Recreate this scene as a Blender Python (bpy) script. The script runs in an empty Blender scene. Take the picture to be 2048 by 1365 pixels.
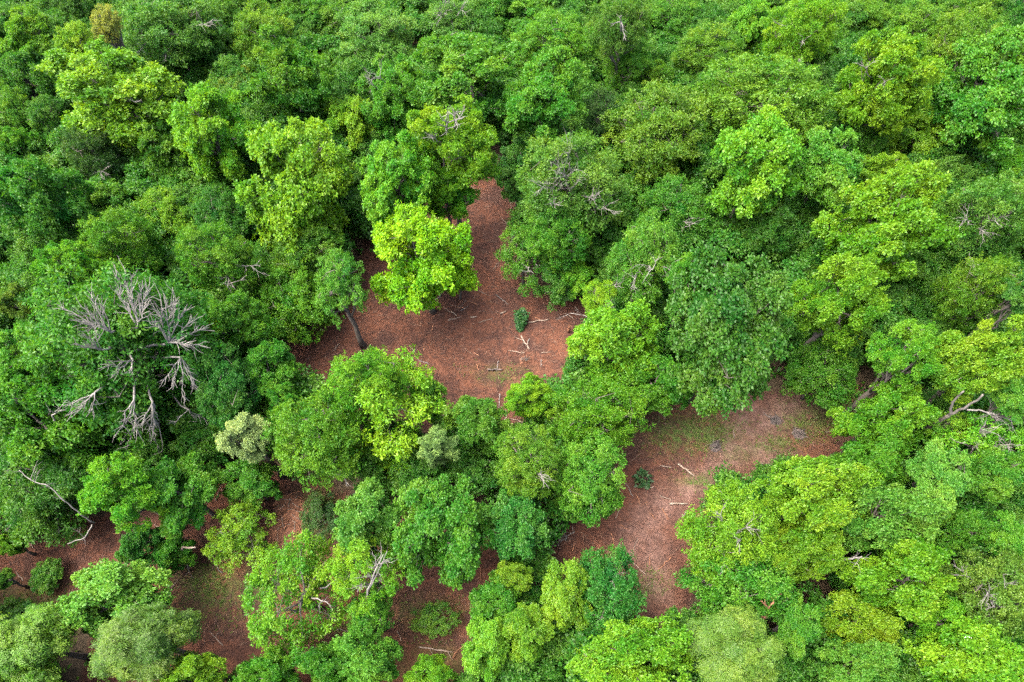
import bpy, math, random
import numpy as np
from mathutils import Vector

# ------------------------------------------------------------------ camera, sky, sun, exposure
S = bpy.context.scene
COL = S.collection
H, PITCH, F = 48.0, math.radians(60), 2048 * 24 / 36.0
cam_d = bpy.data.cameras.new('camera')
cam_d.lens, cam_d.sensor_width, cam_d.clip_start, cam_d.clip_end = 24, 36, 1, 2000
cam = bpy.data.objects.new('camera', cam_d)
COL.objects.link(cam)
cam.location = (0, 0, H)
cam.rotation_euler = (math.pi / 2 - PITCH, 0, 0)
S.camera = cam

SUN_EL, SUN_AZ = math.radians(66), math.radians(-95)      # azimuth measured clockwise from +Y
w = bpy.data.worlds.new('World')
S.world = w
w.use_nodes = True
nt = w.node_tree
sky = nt.nodes.new('ShaderNodeTexSky')
sky.sky_type = 'NISHITA'
sky.sun_disc = False
sky.sun_elevation, sky.sun_rotation = SUN_EL, SUN_AZ
sky.air_density, sky.dust_density, sky.ozone_density = 1.0, 9.0, 1.0
bg = nt.nodes['Background']
bg.inputs['Strength'].default_value = 0.11
nt.links.new(sky.outputs[0], bg.inputs['Color'])
sun_d = bpy.data.lights.new('sun', 'SUN')
sun_d.energy, sun_d.angle, sun_d.color = 0.9, math.radians(60), (1.0, 0.95, 0.86)
sun = bpy.data.objects.new('sun', sun_d)
COL.objects.link(sun)
sd = Vector((math.sin(SUN_AZ) * math.cos(SUN_EL), math.cos(SUN_AZ) * math.cos(SUN_EL), math.sin(SUN_EL)))
sun.rotation_euler = sd.to_track_quat('Z', 'Y').to_euler()
S.view_settings.view_transform = 'Standard'
S.view_settings.look = 'None'
S.view_settings.gamma = 1
S.view_settings.use_curve_mapping = False
S.view_settings.exposure = 3.6
S.render.engine = 'CYCLES'
S.cycles.max_bounces = 7
S.cycles.diffuse_bounces = 5
S.cycles.transmission_bounces = 3
S.cycles.glossy_bounces = 2
S.cycles.use_denoising = False

# ------------------------------------------------------------------ photo pixel -> point of the place
SP, CP = math.sin(PITCH), math.cos(PITCH)


def ray(px, py):
    x, y = (px - 1024) / F, -(py - 682.5) / F
    return np.array([x, CP + y * SP, -SP + y * CP])


def at(px, py, z=0.0):
    d = ray(px, py)
    t = (z - H) / d[2]
    return np.array([d[0] * t, d[1] * t, z])


def pix(p):
    """world points (n,3) -> photo pixels (n,2)"""
    p = np.atleast_2d(p) - np.array([0, 0, H])
    depth = p[:, 1] * CP - p[:, 2] * SP
    up = p[:, 1] * SP + p[:, 2] * CP
    return np.stack([1024 + F * p[:, 0] / depth, 682.5 - F * up / depth], 1)


def inside(poly, q):
    """points q (n,2) inside polygon"""
    poly = np.array(poly, float)
    res = np.zeros(len(q), bool)
    j = len(poly) - 1
    for i in range(len(poly)):
        xi, yi = poly[i]
        xj, yj = poly[j]
        c = ((yi > q[:, 1]) != (yj > q[:, 1])) & (q[:, 0] < (xj - xi) * (q[:, 1] - yi) / (yj - yi + 1e-9) + xi)
        res ^= c
        j = i
    return res


# ------------------------------------------------------------------ materials
def mat(name):
    m = bpy.data.materials.new(name)
    m.use_nodes = True
    n = m.node_tree
    return m, n, n.nodes['Principled BSDF'], n.nodes['Material Output']


def leaf_material(name, fixed=None, val=(0.68, 1.32), gloss=0.45):
    m, n, bs, out = mat(name)
    N, L = n.nodes.new, n.links.new
    at_ = N('ShaderNodeAttribute')
    at_.attribute_name = 'tint'
    oi = N('ShaderNodeObjectInfo')
    if fixed:
        src = N('ShaderNodeRGB')
        src.outputs[0].default_value = (*fixed, 1)
        src = src.outputs[0]
    else:
        src = oi.outputs['Color']
    v = N('ShaderNodeMapRange')
    v.inputs['To Min'].default_value, v.inputs['To Max'].default_value = val
    L(at_.outputs['Fac'], v.inputs['Value'])
    h = N('ShaderNodeMapRange')
    h.inputs['To Min'].default_value, h.inputs['To Max'].default_value = 0.53, 0.473
    L(at_.outputs['Fac'], h.inputs['Value'])
    hs = N('ShaderNodeHueSaturation')
    L(src, hs.inputs['Color'])
    L(v.outputs[0], hs.inputs['Value'])
    L(h.outputs[0], hs.inputs['Hue'])
    L(hs.outputs[0], bs.inputs['Base Color'])
    bs.inputs['Roughness'].default_value = gloss
    bs.inputs['Specular IOR Level'].default_value = 0.2
    tr = N('ShaderNodeBsdfTranslucent')
    mu = N('ShaderNodeMix')
    mu.data_type, mu.blend_type = 'RGBA', 'MULTIPLY'
    mu.inputs[0].default_value = 1
    mu.inputs[7].default_value = (1.5, 1.3, 0.35, 1)
    L(hs.outputs[0], mu.inputs[6])
    L(mu.outputs[2], tr.inputs['Color'])
    mx = N('ShaderNodeMixShader')
    mx.inputs[0].default_value = 0.46
    L(bs.outputs[0], mx.inputs[1])
    L(tr.outputs[0], mx.inputs[2])
    L(mx.outputs[0], out.inputs['Surface'])
    return m


def bark_material(name, c1, c2, scale=6):
    m, n, bs, out = mat(name)
    N, L = n.nodes.new, n.links.new
    tc = N('ShaderNodeTexCoord')
    no = N('ShaderNodeTexNoise')
    no.inputs['Scale'].default_value = scale
    no.inputs['Detail'].default_value = 6
    L(tc.outputs['Object'], no.inputs['Vector'])
    r = N('ShaderNodeValToRGB')
    r.color_ramp.elements[0].position, r.color_ramp.elements[1].position = 0.35, 0.65
    r.color_ramp.elements[0].color, r.color_ramp.elements[1].color = (*c1, 1), (*c2, 1)
    L(no.outputs['Fac'], r.inputs[0])
    L(r.outputs[0], bs.inputs['Base Color'])
    b = N('ShaderNodeBump')
    b.inputs['Strength'].default_value = 0.6
    b.inputs['Distance'].default_value = 0.03
    L(no.outputs['Fac'], b.inputs['Height'])
    L(b.outputs[0], bs.inputs['Normal'])
    bs.inputs['Roughness'].default_value = 0.9
    return m


LEAF = leaf_material('leaf')
LEAF_WHITE = leaf_material('leaf_white', val=(0.25, 1.9))
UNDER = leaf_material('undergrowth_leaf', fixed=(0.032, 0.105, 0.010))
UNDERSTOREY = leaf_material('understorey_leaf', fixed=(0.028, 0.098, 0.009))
FOREST = leaf_material('forest_leaf', fixed=(0.045, 0.11, 0.014))
GRASS = leaf_material('grass_blade', fixed=(0.055, 0.095, 0.016))
BARK = bark_material('bark', (0.028, 0.024, 0.020), (0.075, 0.064, 0.054))
GREY = bark_material('dead_wood', (0.055, 0.051, 0.047), (0.112, 0.105, 0.098), 3)
PALE = bark_material('pale_wood', (0.085, 0.062, 0.046), (0.16, 0.125, 0.10), 5)
TWIG = bark_material('grey_twig', (0.035, 0.031, 0.028), (0.07, 0.064, 0.057), 3)
SPLIT = bark_material('split_wood', (0.10, 0.04, 0.018), (0.18, 0.08, 0.04), 6)
CHAR = bark_material('dark_brush', (0.02, 0.016, 0.015), (0.07, 0.05, 0.045), 4)
ROOTS = bark_material('brown_rootball', (0.05, 0.02, 0.010), (0.125, 0.05, 0.024), 5)
WHITE = bark_material('white_scrap', (0.65, 0.66, 0.66), (0.82, 0.82, 0.82), 8)

# ------------------------------------------------------------------ mesh helpers


def quads_mesh(name, V, Q, tint=None, material=None):
    V = np.asarray(V, np.float32)
    Q = np.asarray(Q, np.int32)
    me = bpy.data.meshes.new(name)
    k = Q.shape[1]
    me.vertices.add(len(V))
    me.vertices.foreach_set('co', V.ravel())
    me.loops.add(Q.size)
    me.loops.foreach_set('vertex_index', Q.ravel())
    me.polygons.add(len(Q))
    me.polygons.foreach_set('loop_start', np.arange(0, Q.size, k, dtype=np.int32))
    me.update(calc_edges=True)
    if tint is not None:
        a = me.attributes.new('tint', 'FLOAT', 'FACE')
        a.data.foreach_set('value', np.asarray(tint, np.float32))
    if material:
        me.materials.append(material)
    return me


def unit(a):
    return a / (np.linalg.norm(a, axis=-1, keepdims=True) + 1e-9)


def leaves(base, axis, normal, length, width, fold=0.25, bend=0.15):
    """kite leaves folded along the midrib; arrays of n"""
    a = unit(axis)
    n = unit(normal - a * np.sum(normal * a, 1, keepdims=True))
    s = np.cross(n, a)
    L_, W_ = length[:, None], width[:, None]
    v0 = base
    v1 = base + a * L_ * .42 + s * W_ * .5 + n * W_ * fold
    v2 = base + a * L_ - n * L_ * bend
    v3 = base + a * L_ * .42 - s * W_ * .5 + n * W_ * fold
    V = np.stack([v0, v1, v2, v3], 1).reshape(-1, 3)
    return V, np.arange(len(V)).reshape(-1, 4)


class Tubes:
    def __init__(self):
        self.V, self.Q, self.n = [], [], 0

    def add(self, pts, radii, sides=5):
        pts = np.asarray(pts, float)
        k = len(pts)
        radii = np.broadcast_to(np.asarray(radii, float), (k,)) if np.ndim(radii) == 0 else np.asarray(radii, float)
        tan = np.gradient(pts, axis=0)
        tan = unit(tan)
        ref = np.array([0, 0, 1.0]) if abs(tan[:, 2]).mean() < .8 else np.array([1.0, 0, 0])
        u = unit(np.cross(tan, ref))
        v = np.cross(tan, u)
        th = np.linspace(0, 2 * math.pi, sides, endpoint=False)
        ring = pts[:, None] + radii[:, None, None] * (u[:, None] * np.cos(th)[None, :, None] + v[:, None] * np.sin(th)[None, :, None])
        self.V.append(ring.reshape(-1, 3))
        i = np.arange(k - 1)[:, None] * sides
        j = np.arange(sides)[None]
        j2 = (j + 1) % sides
        q = np.stack([i + j, i + j2, i + sides + j2, i + sides + j], -1).reshape(-1, 4) + self.n
        self.Q.append(q)
        # closed ends
        if sides >= 4:
            for e, rev in ((0, True), ((k - 1) * sides, False)):
                for a in range(1, sides - 1, 2):
                    b = min(a + 2, sides - 1)
                    c = [e, e + a, e + a + 1, e + b if b != a + 1 else e]
                    if len(set(c)) == 4:
                        self.Q.append(np.array([c[::-1] if rev else c]) + self.n)
        self.n += k * sides

    def mesh(self, name, material):
        me = quads_mesh(name, np.concatenate(self.V), np.concatenate(self.Q), None, material)
        me.polygons.foreach_set('use_smooth', np.ones(len(me.polygons), bool))
        return me


def link(name, me, parent=None, loc=(0, 0, 0)):
    o = bpy.data.objects.new(name, me)
    COL.objects.link(o)
    o.location = loc
    if parent is not None:
        o.parent = parent
    return o


def tag(o, label, cat=None, group=None, kind=None):
    o['label'] = label
    if cat:
        o['category'] = cat
    if group:
        o['group'] = group
    if kind:
        o['kind'] = kind
    return o


def wander(p0, p1, n, amp, rng, sag=0.0):
    """n points from p0 to p1 with a natural wobble"""
    t = np.linspace(0, 1, n)[:, None]
    p = p0 + (p1 - p0) * t
    d = np.linalg.norm(p1 - p0)
    nz = rng.normal(0, amp * d, (n, 3))
    nz[0] = nz[-1] = 0
    p = p + nz
    p[:, 2] += (sag * d * np.sin(t[:, 0] * math.pi))
    return p


# ------------------------------------------------------------------ crown prototypes (R0 = 4 m, V0 = 4.4 m, centre at the origin)
R0, V0 = 4.0, 4.4
KIND = {
    #         limbs, elev range, puffs/limb, puff radius, sprigs, leaves, L, W, flat(up bias), spread, tip length
    'billow':  dict(nl=17, el=(-52, 85), pp=8, pr=(.48, .82), sp=24, lv=18, L=.165, W=.125, up=.5, sprd=.33, rag=.10),
    'fine':    dict(nl=20, el=(-50, 80), pp=9, pr=(.45, .9), sp=17, lv=16, L=.18, W=.085, up=.4, sprd=.45, rag=.24),
    'broad':   dict(nl=14, el=(-48, 85), pp=8, pr=(.55, .95), sp=27, lv=17, L=.185, W=.16, up=.6, sprd=.32, rag=.08),
    'sparse':  dict(nl=14, el=(-40, 75), pp=7, pr=(.40, .8), sp=15, lv=15, L=.2, W=.10, up=.5, sprd=.5, rag=.3),
    'feather': dict(nl=14, el=(-20, 85), pp=8, pr=(.55, .95), sp=7, lv=9, L=.24, W=.085, up=.6, sprd=.3, rag=.1),
    'wide':    dict(nl=20, el=(-50, 85), pp=9, pr=(.42, .75), sp=26, lv=17, L=.155, W=.125, up=.6, sprd=.32, rag=.10),
    'bush':    dict(nl=11, el=(-15, 85), pp=7, pr=(.55, .95), sp=18, lv=13, L=.24, W=.16, up=.6, sprd=.4, rag=.15),
}


def make_crown(kind, seed, gaps=0.0):
    k = KIND[kind]
    rng = np.random.default_rng(seed)
    nl = k['nl']
    i = np.arange(nl)
    e0, e1 = np.sin(np.radians(k['el'][0])), np.sin(np.radians(k['el'][1]))
    sz = e0 + (e1 - e0) * (i + .5) / nl + rng.normal(0, .06, nl)
    sz = np.clip(sz, -.85, .99)
    az = i * 2.39996 + rng.normal(0, .35, nl)
    cz = np.sqrt(1 - sz ** 2)
    d = np.stack([cz * np.cos(az), cz * np.sin(az), sz], 1)
    tipr = rng.uniform(.58, .96, nl)
    if gaps:
        keep = rng.random(nl) > gaps
        d, tipr = d[keep], tipr[keep]
        nl = len(d)
    ell = np.array([R0, R0, V0])
    tips = d * tipr[:, None] * ell
    tips[:, 2] = np.where(tips[:, 2] < 0, tips[:, 2] * .9, tips[:, 2])
    # puffs along each limb's outer part, clustered round the tip
    pp = k['pp']
    t = rng.uniform(.45, 1.03, (nl, pp)) ** .8
    jit = rng.normal(0, k['sprd'], (nl, pp, 3)) * np.array([1.0, 1.0, .8]) * R0 * .55
    pc = tips[:, None] * t[..., None] + jit * (1 - .25 * t[..., None])
    # keep inside the envelope
    rr = np.linalg.norm(pc / ell, axis=2, keepdims=True)
    pc = np.where(rr > .93, pc / rr * rng.uniform(.8, .95, rr.shape), pc)
    limb_of = np.repeat(np.arange(nl), pp)
    pc = pc.reshape(-1, 3)
    pr = rng.uniform(*k['pr'], len(pc))
    ptint = rng.normal(0, .13, len(pc)) + np.repeat(rng.normal(0, .12, nl), pp)
    up = np.array([0, 0, 1.0])
    outw = unit(pc / ell)
    # sprigs on the puffs' outer side
    ns = k['sp']
    ds = unit(unit(rng.normal(0, 1, (len(pc), ns, 3))) + .5 * outw[:, None] + .5 * up)
    rad = rng.uniform(.62, 1.05, (len(pc), ns, 1)) + (rng.random((len(pc), ns, 1)) < k['rag']) * rng.uniform(.1, .7, (len(pc), ns, 1))
    sp = (pc[:, None] + ds * rad * pr[:, None, None] * np.array([1, 1, .85])).reshape(-1, 3)
    ds = ds.reshape(-1, 3)
    stint = np.repeat(ptint, ns) + rng.normal(0, .08, len(sp))
    nv = k['lv']
    if kind == 'feather':
        # rosettes of drooping compound leaves, each with paired leaflets
        m = len(sp)
        a = np.tile(np.arange(nv) * 2 * math.pi / nv, m) + np.repeat(rng.uniform(0, 6.28, m), nv) + rng.normal(0, .2, m * nv)
        dsr = np.repeat(ds, nv, 0)
        ref = unit(np.cross(dsr, np.array([.3, .9, .2])))
        ref2 = np.cross(dsr, ref)
        cd = unit(ref * np.cos(a)[:, None] + ref2 * np.sin(a)[:, None] + dsr * rng.uniform(.1, .9, (m * nv, 1)))
        cl = rng.uniform(.55, .95, m * nv)
        base0 = np.repeat(sp, nv, 0)
        bs_, ax, nm = [], [], []
        for q in range(4):
            f = (q + .7) / 4
            p = base0 + cd * (cl * f)[:, None] - up * (.28 * cl * f * f)[:, None]
            side = unit(np.cross(cd, up + .2 * dsr))
            for sgn in (-1, 1):
                bs_.append(p)
                ax.append(unit(side * sgn + cd * .7 - up * .25))
                nm.append(unit(up * .8 + dsr * .5 + rng.normal(0, .2, p.shape)))
        base, axis, norm = map(np.concatenate, (bs_, ax, nm))
        tint = np.tile(np.repeat(stint, nv), 8) + rng.normal(0, .1, len(base))
    else:
        m = len(sp)
        dsr = np.repeat(ds, nv, 0)
        rnd = unit(rng.normal(0, 1, (m * nv, 3)))
        base = np.repeat(sp, nv, 0) + rnd * rng.uniform(0, .26, (m * nv, 1)) * (k['L'] / .22)
        axis = unit(rnd + .35 * dsr - .15 * up + rng.normal(0, .2, rnd.shape))
        norm = unit(dsr * .55 + up * k['up'] + rng.normal(0, .42, rnd.shape))
        tint = np.repeat(stint, nv) + rng.normal(0, .13, len(base))
    L_ = k['L'] * rng.uniform(.65, 1.25, len(base))
    W_ = k['W'] * rng.uniform(.7, 1.25, len(base))
    V, Q = leaves(base, axis, norm, L_, W_)
    me = quads_mesh('crown_' + kind, V, Q, np.clip(.5 + tint, 0, 1), LEAF)
    return dict(me=me, tips=tips, pc=pc, limb=limb_of, kind=kind)


PROTO = {}
for kd, seeds in (('billow', (1, 2, 3, 4, 5)), ('fine', (11, 12, 13, 14)), ('broad', (21, 22, 23)), ('sparse', (31, 32, 33)),
                  ('feather', (41, 42, 43)), ('wide', (61, 62, 63)), ('bush', (51, 52, 53))):
    PROTO[kd] = [make_crown(kd, s, .12 if kd in ('sparse',) else 0) for s in seeds]

# leaf colours (albedo)
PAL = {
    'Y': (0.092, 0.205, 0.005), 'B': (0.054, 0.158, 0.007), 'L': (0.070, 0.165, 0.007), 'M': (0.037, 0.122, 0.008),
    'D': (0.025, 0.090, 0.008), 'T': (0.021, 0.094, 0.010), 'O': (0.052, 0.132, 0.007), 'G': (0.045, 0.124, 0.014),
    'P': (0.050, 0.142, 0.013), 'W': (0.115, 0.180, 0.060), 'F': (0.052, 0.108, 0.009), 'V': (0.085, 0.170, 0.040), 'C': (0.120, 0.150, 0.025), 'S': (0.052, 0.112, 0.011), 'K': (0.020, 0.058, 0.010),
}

TREES = {}
count = {}


def build_trunk(name, pr, s, sv, Ht, zc, rng, lean, root, material=BARK):
    tb = Tubes()
    rt = min(.22, .016 * Ht + .02)
    topz = zc + .25 * V0 * sv
    n = 7
    z = np.linspace(-.15, topz, n)
    p = np.stack([lean[0] * z / topz + rng.normal(0, .06, n), lean[1] * z / topz + rng.normal(0, .06, n), z], 1)
    p[0, :2] = 0
    r = rt * np.array([1.55, 1.05, .95, .85, .7, .55, .35])
    tb.add(p, r, 7)
    sc = np.array([s, s, sv])
    off = np.array([0, 0, zc])
    mids = []
    for tp in pr['tips']:
        end = off + tp * sc
        f = rng.uniform(.45, .92)
        st = np.array([np.interp(f * topz, z, p[:, j]) for j in range(3)])
        q = wander(st, end, 5, .035, rng, .05)
        tb.add(q, rt * np.array([.45, .36, .27, .18, .07]), 5)
        mids.append(q)
    for c, li in zip(pr['pc'], pr['limb']):
        q = mids[li]
        st = q[rng.integers(2, 5)]
        e = off + c * sc
        tb.add(wander(st, e, 3, .05, rng), rt * np.array([.14, .09, .035]), 3)
    return link('trunk', tb.mesh('trunk', material), root)


def spray(tb, p0, p1, rng, r0, n=7, length=1.2, spread=.8, depth=2):
    """a bare branch from p0 to p1 with a fan of dead twigs"""
    d = unit(p1 - p0)
    q = wander(p0, p1, 6, .03, rng, .03)
    tb.add(q, r0 * np.linspace(1, .3, 6), 5)
    for i in range(n):
        f = rng.uniform(.3, 1)
        st = p0 + (p1 - p0) * f
        st = np.array([np.interp(f, np.linspace(0, 1, 6), q[:, j]) for j in range(3)])
        dd = unit(d + rng.normal(0, spread * .55, 3) + np.array([0, 0, .12]))
        ln = length * rng.uniform(.5, 1.1)
        if depth > 1:
            spray(tb, st, st + dd * ln, rng, r0 * .5, max(3, n // 2), length * .6, spread, depth - 1)
        else:
            tb.add(wander(st, st + dd * ln, 4, .05, rng), r0 * np.array([.6, .5, .35, .2]), 3)


def tree(cx, cy, w_, h_, kind, col, label, ht=None, name=None, cat='tree', var=None, bare=(), mat_=None):
    i = len(TREES)
    rng = np.random.default_rng(1000 + i)
    var = None if var is None else var % len(PROTO[kind])
    prs = PROTO[kind]
    pr = prs[(i * 7 + i // 5) % len(prs) if var is None else var]
    # distance from a first guess of the crown's height
    zc = 6.0
    for _ in range(4):
        c = at(cx, cy, zc)
        v = c - np.array([0, 0, H])
        dist = np.linalg.norm(v)
        dep = math.asin(-v[2] / dist)
        R = w_ / 2 * dist / F / math.sqrt(np.dot(ray(cx, cy), ray(cx, cy))) * 1.0
        hh = h_ / 2 * dist / F / math.sqrt(np.dot(ray(cx, cy), ray(cx, cy))) * 1.06
        q = hh * hh - (R * math.sin(dep)) ** 2
        V = math.sqrt(q) / math.cos(dep) if q > 0 else 0
        V = min(max(V, .9 * R), 1.4 * R)
        Ht = ht or min(max(2.6 * V, 7.0), 15.5)
        V = min(V, Ht * .47)
        if kind != 'sparse':
            V = max(V, min(.38 * Ht, 1.35 * R))
        zc = Ht - V
        R2 = math.sqrt(max(hh * hh - (V * math.cos(dep)) ** 2, .01)) / math.sin(dep)
        R2 = min(max(R2, .72 * R), 1.4 * R)
    nm = name or {'bush': 'shrub'}.get(kind, 'broadleaf_tree')
    root = bpy.data.objects.new(nm, None)
    COL.objects.link(root)
    root.empty_display_size = .5
    root.location = (c[0], c[1], 0)
    tag(root, label, cat, 'trees of the forest canopy' if cat == 'tree' else 'shrubs and bushes among the trees')
    s, sv = R / R0, V / V0
    ka = int(rng.integers(4))
    a = ka * math.pi / 2 + rng.uniform(-.2, .2)
    ca, sa = math.cos(a), math.sin(a)
    rot = np.array([[ca, -sa, 0], [sa, ca, 0], [0, 0, 1]])
    sx, sy = (R / R0, R2 / R0) if ka % 2 == 0 else (R2 / R0, R / R0)
    s3 = np.array([sx, sy, 1.0])
    pr2 = dict(tips=(pr['tips'] * s3) @ rot.T, pc=(pr['pc'] * s3) @ rot.T, limb=pr['limb'])
    build_trunk('trunk', pr2, 1.0, sv, Ht, zc, rng, rng.normal(0, .25, 2), root)
    o = link('crown', pr['me'], root, (0, 0, zc))
    o.scale = (sx, sy, sv)
    o.rotation_euler = (0, 0, a)
    c0 = np.array(PAL[col]) * rng.uniform(.93, 1.07) * (1 + rng.normal(0, .04, 3))
    o.color = (*np.clip(c0, 0, 1), 1)
    if mat_:
        o.material_slots[0].link = 'OBJECT'
        o.material_slots[0].material = mat_
    t = dict(root=root, c=np.array([c[0], c[1], zc]), R=R, R2=R2, V=V, Ht=Ht, rng=rng)
    TREES[i] = t
    for b in bare:
        bare_branch(t, *b)
    return t


def on_crown(t, px, py, out):
    d = unit(ray(px, py))
    o = np.array([0, 0, H])
    e = np.array([t['R'], t['R2'], t['V']])
    oc, dd = (o - t['c']) / e, d / e
    A, B, C = np.dot(dd, dd), 2 * np.dot(oc, dd), np.dot(oc, oc) - 1.0
    disc = B * B - 4 * A * C
    k = (-B - math.sqrt(disc)) / (2 * A) if disc > 0 else -B / (2 * A)
    return o + d * (k - out)


def fan(t, hub, ends, r=.07, n=8, length=.9, out=.5, inn=-.9, material=None):
    """long bare branches that spread from one fork at hub to the photo points ends"""
    base = np.array(t['root'].location)
    h = on_crown(t, *hub, inn) - base
    low = np.array([t['c'][0], t['c'][1], max(h[2] - 3.0, 1.0)]) * np.array([1, 1, 1]) - np.array([base[0], base[1], 0])
    tb = Tubes()
    tb.add(wander(low, h, 5, .03, t['rng']), np.linspace(r * 2.2, r * 1.4, 5), 6)
    link('limb', tb.mesh('limb', material or GREY), t['root'])
    for e in ends:
        tb = Tubes()
        spray(tb, h, on_crown(t, *e, out) - base, t['rng'], r, n, length, .75, 1)
        link('dead_branch', tb.mesh('dead_branch', material or GREY), t['root'])


def bare_branch(t, px, py, n=6, length=1.1, r=.05, out=.25, material=None, depth=2, start=.45, tox=None):
    """a dead branch that leaves the foliage where the photo shows it at (px, py)"""
    d = unit(ray(px, py))
    o = np.array([0, 0, H])
    e = np.array([t['R'], t['R2'], t['V']])
    oc, dd = (o - t['c']) / e, d / e
    A, B, C = np.dot(dd, dd), 2 * np.dot(oc, dd), np.dot(oc, oc) - 1.0
    disc = B * B - 4 * A * C
    k = (-B - math.sqrt(disc)) / (2 * A) if disc > 0 else -B / (2 * A)
    p = o + d * (k - out)
    rt = t['root'].location
    axis = t['c'] * np.array([1, 1, 0]) + np.array([0, 0, max(1.0, min(p[2] - .3, t['c'][2]))])
    st = axis + (p - axis) * start
    tb = Tubes()
    base = np.array([rt.x, rt.y, rt.z])
    spray(tb, st - base, p - base, t['rng'], r, n, length, .9, depth)
    ob = link('dead_branch', tb.mesh('dead_branch', material or GREY), t['root'])
    return ob


# ------------------------------------------------------------------ ground
def fbm(x, y, seed=0):
    rng = np.random.default_rng(seed)
    r = np.zeros_like(x)
    for o in range(5):
        fr = .05 * 2.1 ** o
        for _ in range(4):
            a, ph = rng.uniform(0, 6.28), rng.uniform(0, 6.28)
            r += np.sin((x * math.cos(a) + y * math.sin(a)) * fr * 6.28 + ph) * .5 ** o * .3
    return r


MULCH = [  # photo outlines of the mulched ground
    [(560, 800), (580, 640), (690, 600), (730, 480), (700, 420), (900, 400), (940, 320), (1020, 320), (1050, 450), (1060, 560), (1170, 610), (1190, 700), (1150, 790), (1000, 860), (800, 860)],
    [(1060, 1110), (1180, 1000), (1230, 860), (1300, 790), (1720, 770), (1700, 920), (1540, 970), (1440, 1010), (1400, 1180), (1330, 1270), (1240, 1260), (1130, 1150)],
    [(-60, 1080), (380, 1000), (410, 920), (640, 960), (720, 1000), (1010, 1080), (990, 1340), (880, 1420), (150, 1420), (190, 1250), (-60, 1240)],
    [(540, 480), (640, 480), (640, 550), (540, 540)]]
GRASSY = [(1385, 866, 85, 34, 1.3), (1480, 905, 45, 28, .55), (1400, 962, 45, 15, .8), (1620, 840, 70, 38, .8), (1550, 890, 60, 22, .7), (1330, 880, 40, 20, .5),
          (1300, 1170, 40, 28, .5), (430, 1175, 75, 55, .85), (520, 1165, 60, 45, .6), (60, 1215, 110, 40, .9), (640, 1040, 45, 60, .9), (855, 1225, 70, 30, .6), (995, 755, 40, 14, .45),
          (1000, 740, 60, 12, .35), (860, 1330, 90, 40, .5), (700, 1260, 60, 50, .4)]
gx0, gx1, gy0, gy1, st = -75, 75, -25, 115, .5
xs, ys = np.arange(gx0, gx1 + .01, st), np.arange(gy0, gy1 + .01, st)
X, Y = np.meshgrid(xs, ys)
P = np.stack([X.ravel(), Y.ravel(), np.zeros(X.size)], 1)
rng = np.random.default_rng(5)
hgt = .10 * fbm(P[:, 0] * 2.2, P[:, 1] * 2.2, 3) + rng.normal(0, .02, len(P))
depth_ok = (P[:, 1] * CP + H * SP) > 5
PX = np.where(depth_ok[:, None], pix(P), -9999)


def mulch_mask(q):
    m = np.zeros(len(q), bool)
    for pl in MULCH:
        m |= inside(pl, q)
    return m


def grass_amount(q):
    g = np.zeros(len(q))
    for cx, cy, rx, ry, s in GRASSY:
        d2 = ((q[:, 0] - cx) / rx) ** 2 + ((q[:, 1] - cy) / ry) ** 2
        g = np.maximum(g, s * np.exp(-d2 * 1.1))
    return g


def gz(x, y):
    return .10 * fbm(np.asarray(x, float) * 2.2, np.asarray(y, float) * 2.2, 3)


P[:, 2] = hgt
edge = 400.0
nx, ny = len(xs), len(ys)
idx = np.arange(nx * ny).reshape(ny, nx)
Q = np.stack([idx[:-1, :-1], idx[:-1, 1:], idx[1:, 1:], idx[1:, :-1]], -1).reshape(-1, 4)
# outer skirt so that the sheet runs on far beyond the picture
ring = np.concatenate([idx[0, :], idx[1:, -1], idx[-1, -2::-1], idx[-2:0:-1, 0]])
rp = P[ring].copy()
ctr = np.array([0, 45, 0])
dirr = unit((rp - ctr) * np.array([1, 1, 0]))
outp = ctr + dirr * edge
nb = len(P)
P2 = np.concatenate([P, outp])
k = len(ring)
jj = np.arange(k)
Q2 = np.stack([ring[jj], nb + jj, nb + (jj + 1) % k, ring[(jj + 1) % k]], -1)
gme = quads_mesh('ground', P2, np.concatenate([Q, Q2]))
gme.polygons.foreach_set('use_smooth', np.ones(len(gme.polygons), bool))
ga = gme.attributes.new('grass', 'FLOAT', 'POINT')
ga.data.foreach_set('value', np.concatenate([grass_amount(PX), np.zeros(k)]).astype(np.float32))
ma = gme.attributes.new('mulch', 'FLOAT', 'POINT')
ma.data.foreach_set('value', np.concatenate([mulch_mask(PX).astype(float), np.zeros(k)]).astype(np.float32))
tm = gme.attributes.new('bare', 'FLOAT', 'POINT')       # worn track of bare pinkish soil on the right
trk = np.zeros(len(PX))
for a_, b_ in (((1600, 800), (1480, 880)), ((1480, 880), (1430, 950)), ((1430, 950), (1290, 1040)), ((1290, 1040), (1250, 1110)), ((1500, 860), (1540, 930)), ((1490, 820), (1470, 900)), ((1300, 1080), (1320, 1200))):
    a_, b_ = np.array(a_), np.array(b_)
    tt = np.clip(((PX - a_) @ (b_ - a_)) / ((b_ - a_) @ (b_ - a_)), 0, 1)
    dd = np.linalg.norm(PX - (a_ + tt[:, None] * (b_ - a_)), axis=1)
    trk = np.maximum(trk, np.exp(-(dd / 34) ** 2))
tm.data.foreach_set('value', np.concatenate([trk, np.zeros(k)]).astype(np.float32))

m, n, bs, out = mat('mulched_ground')
N, L = n.nodes.new, n.links.new
tc = N('ShaderNodeTexCoord')


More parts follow.
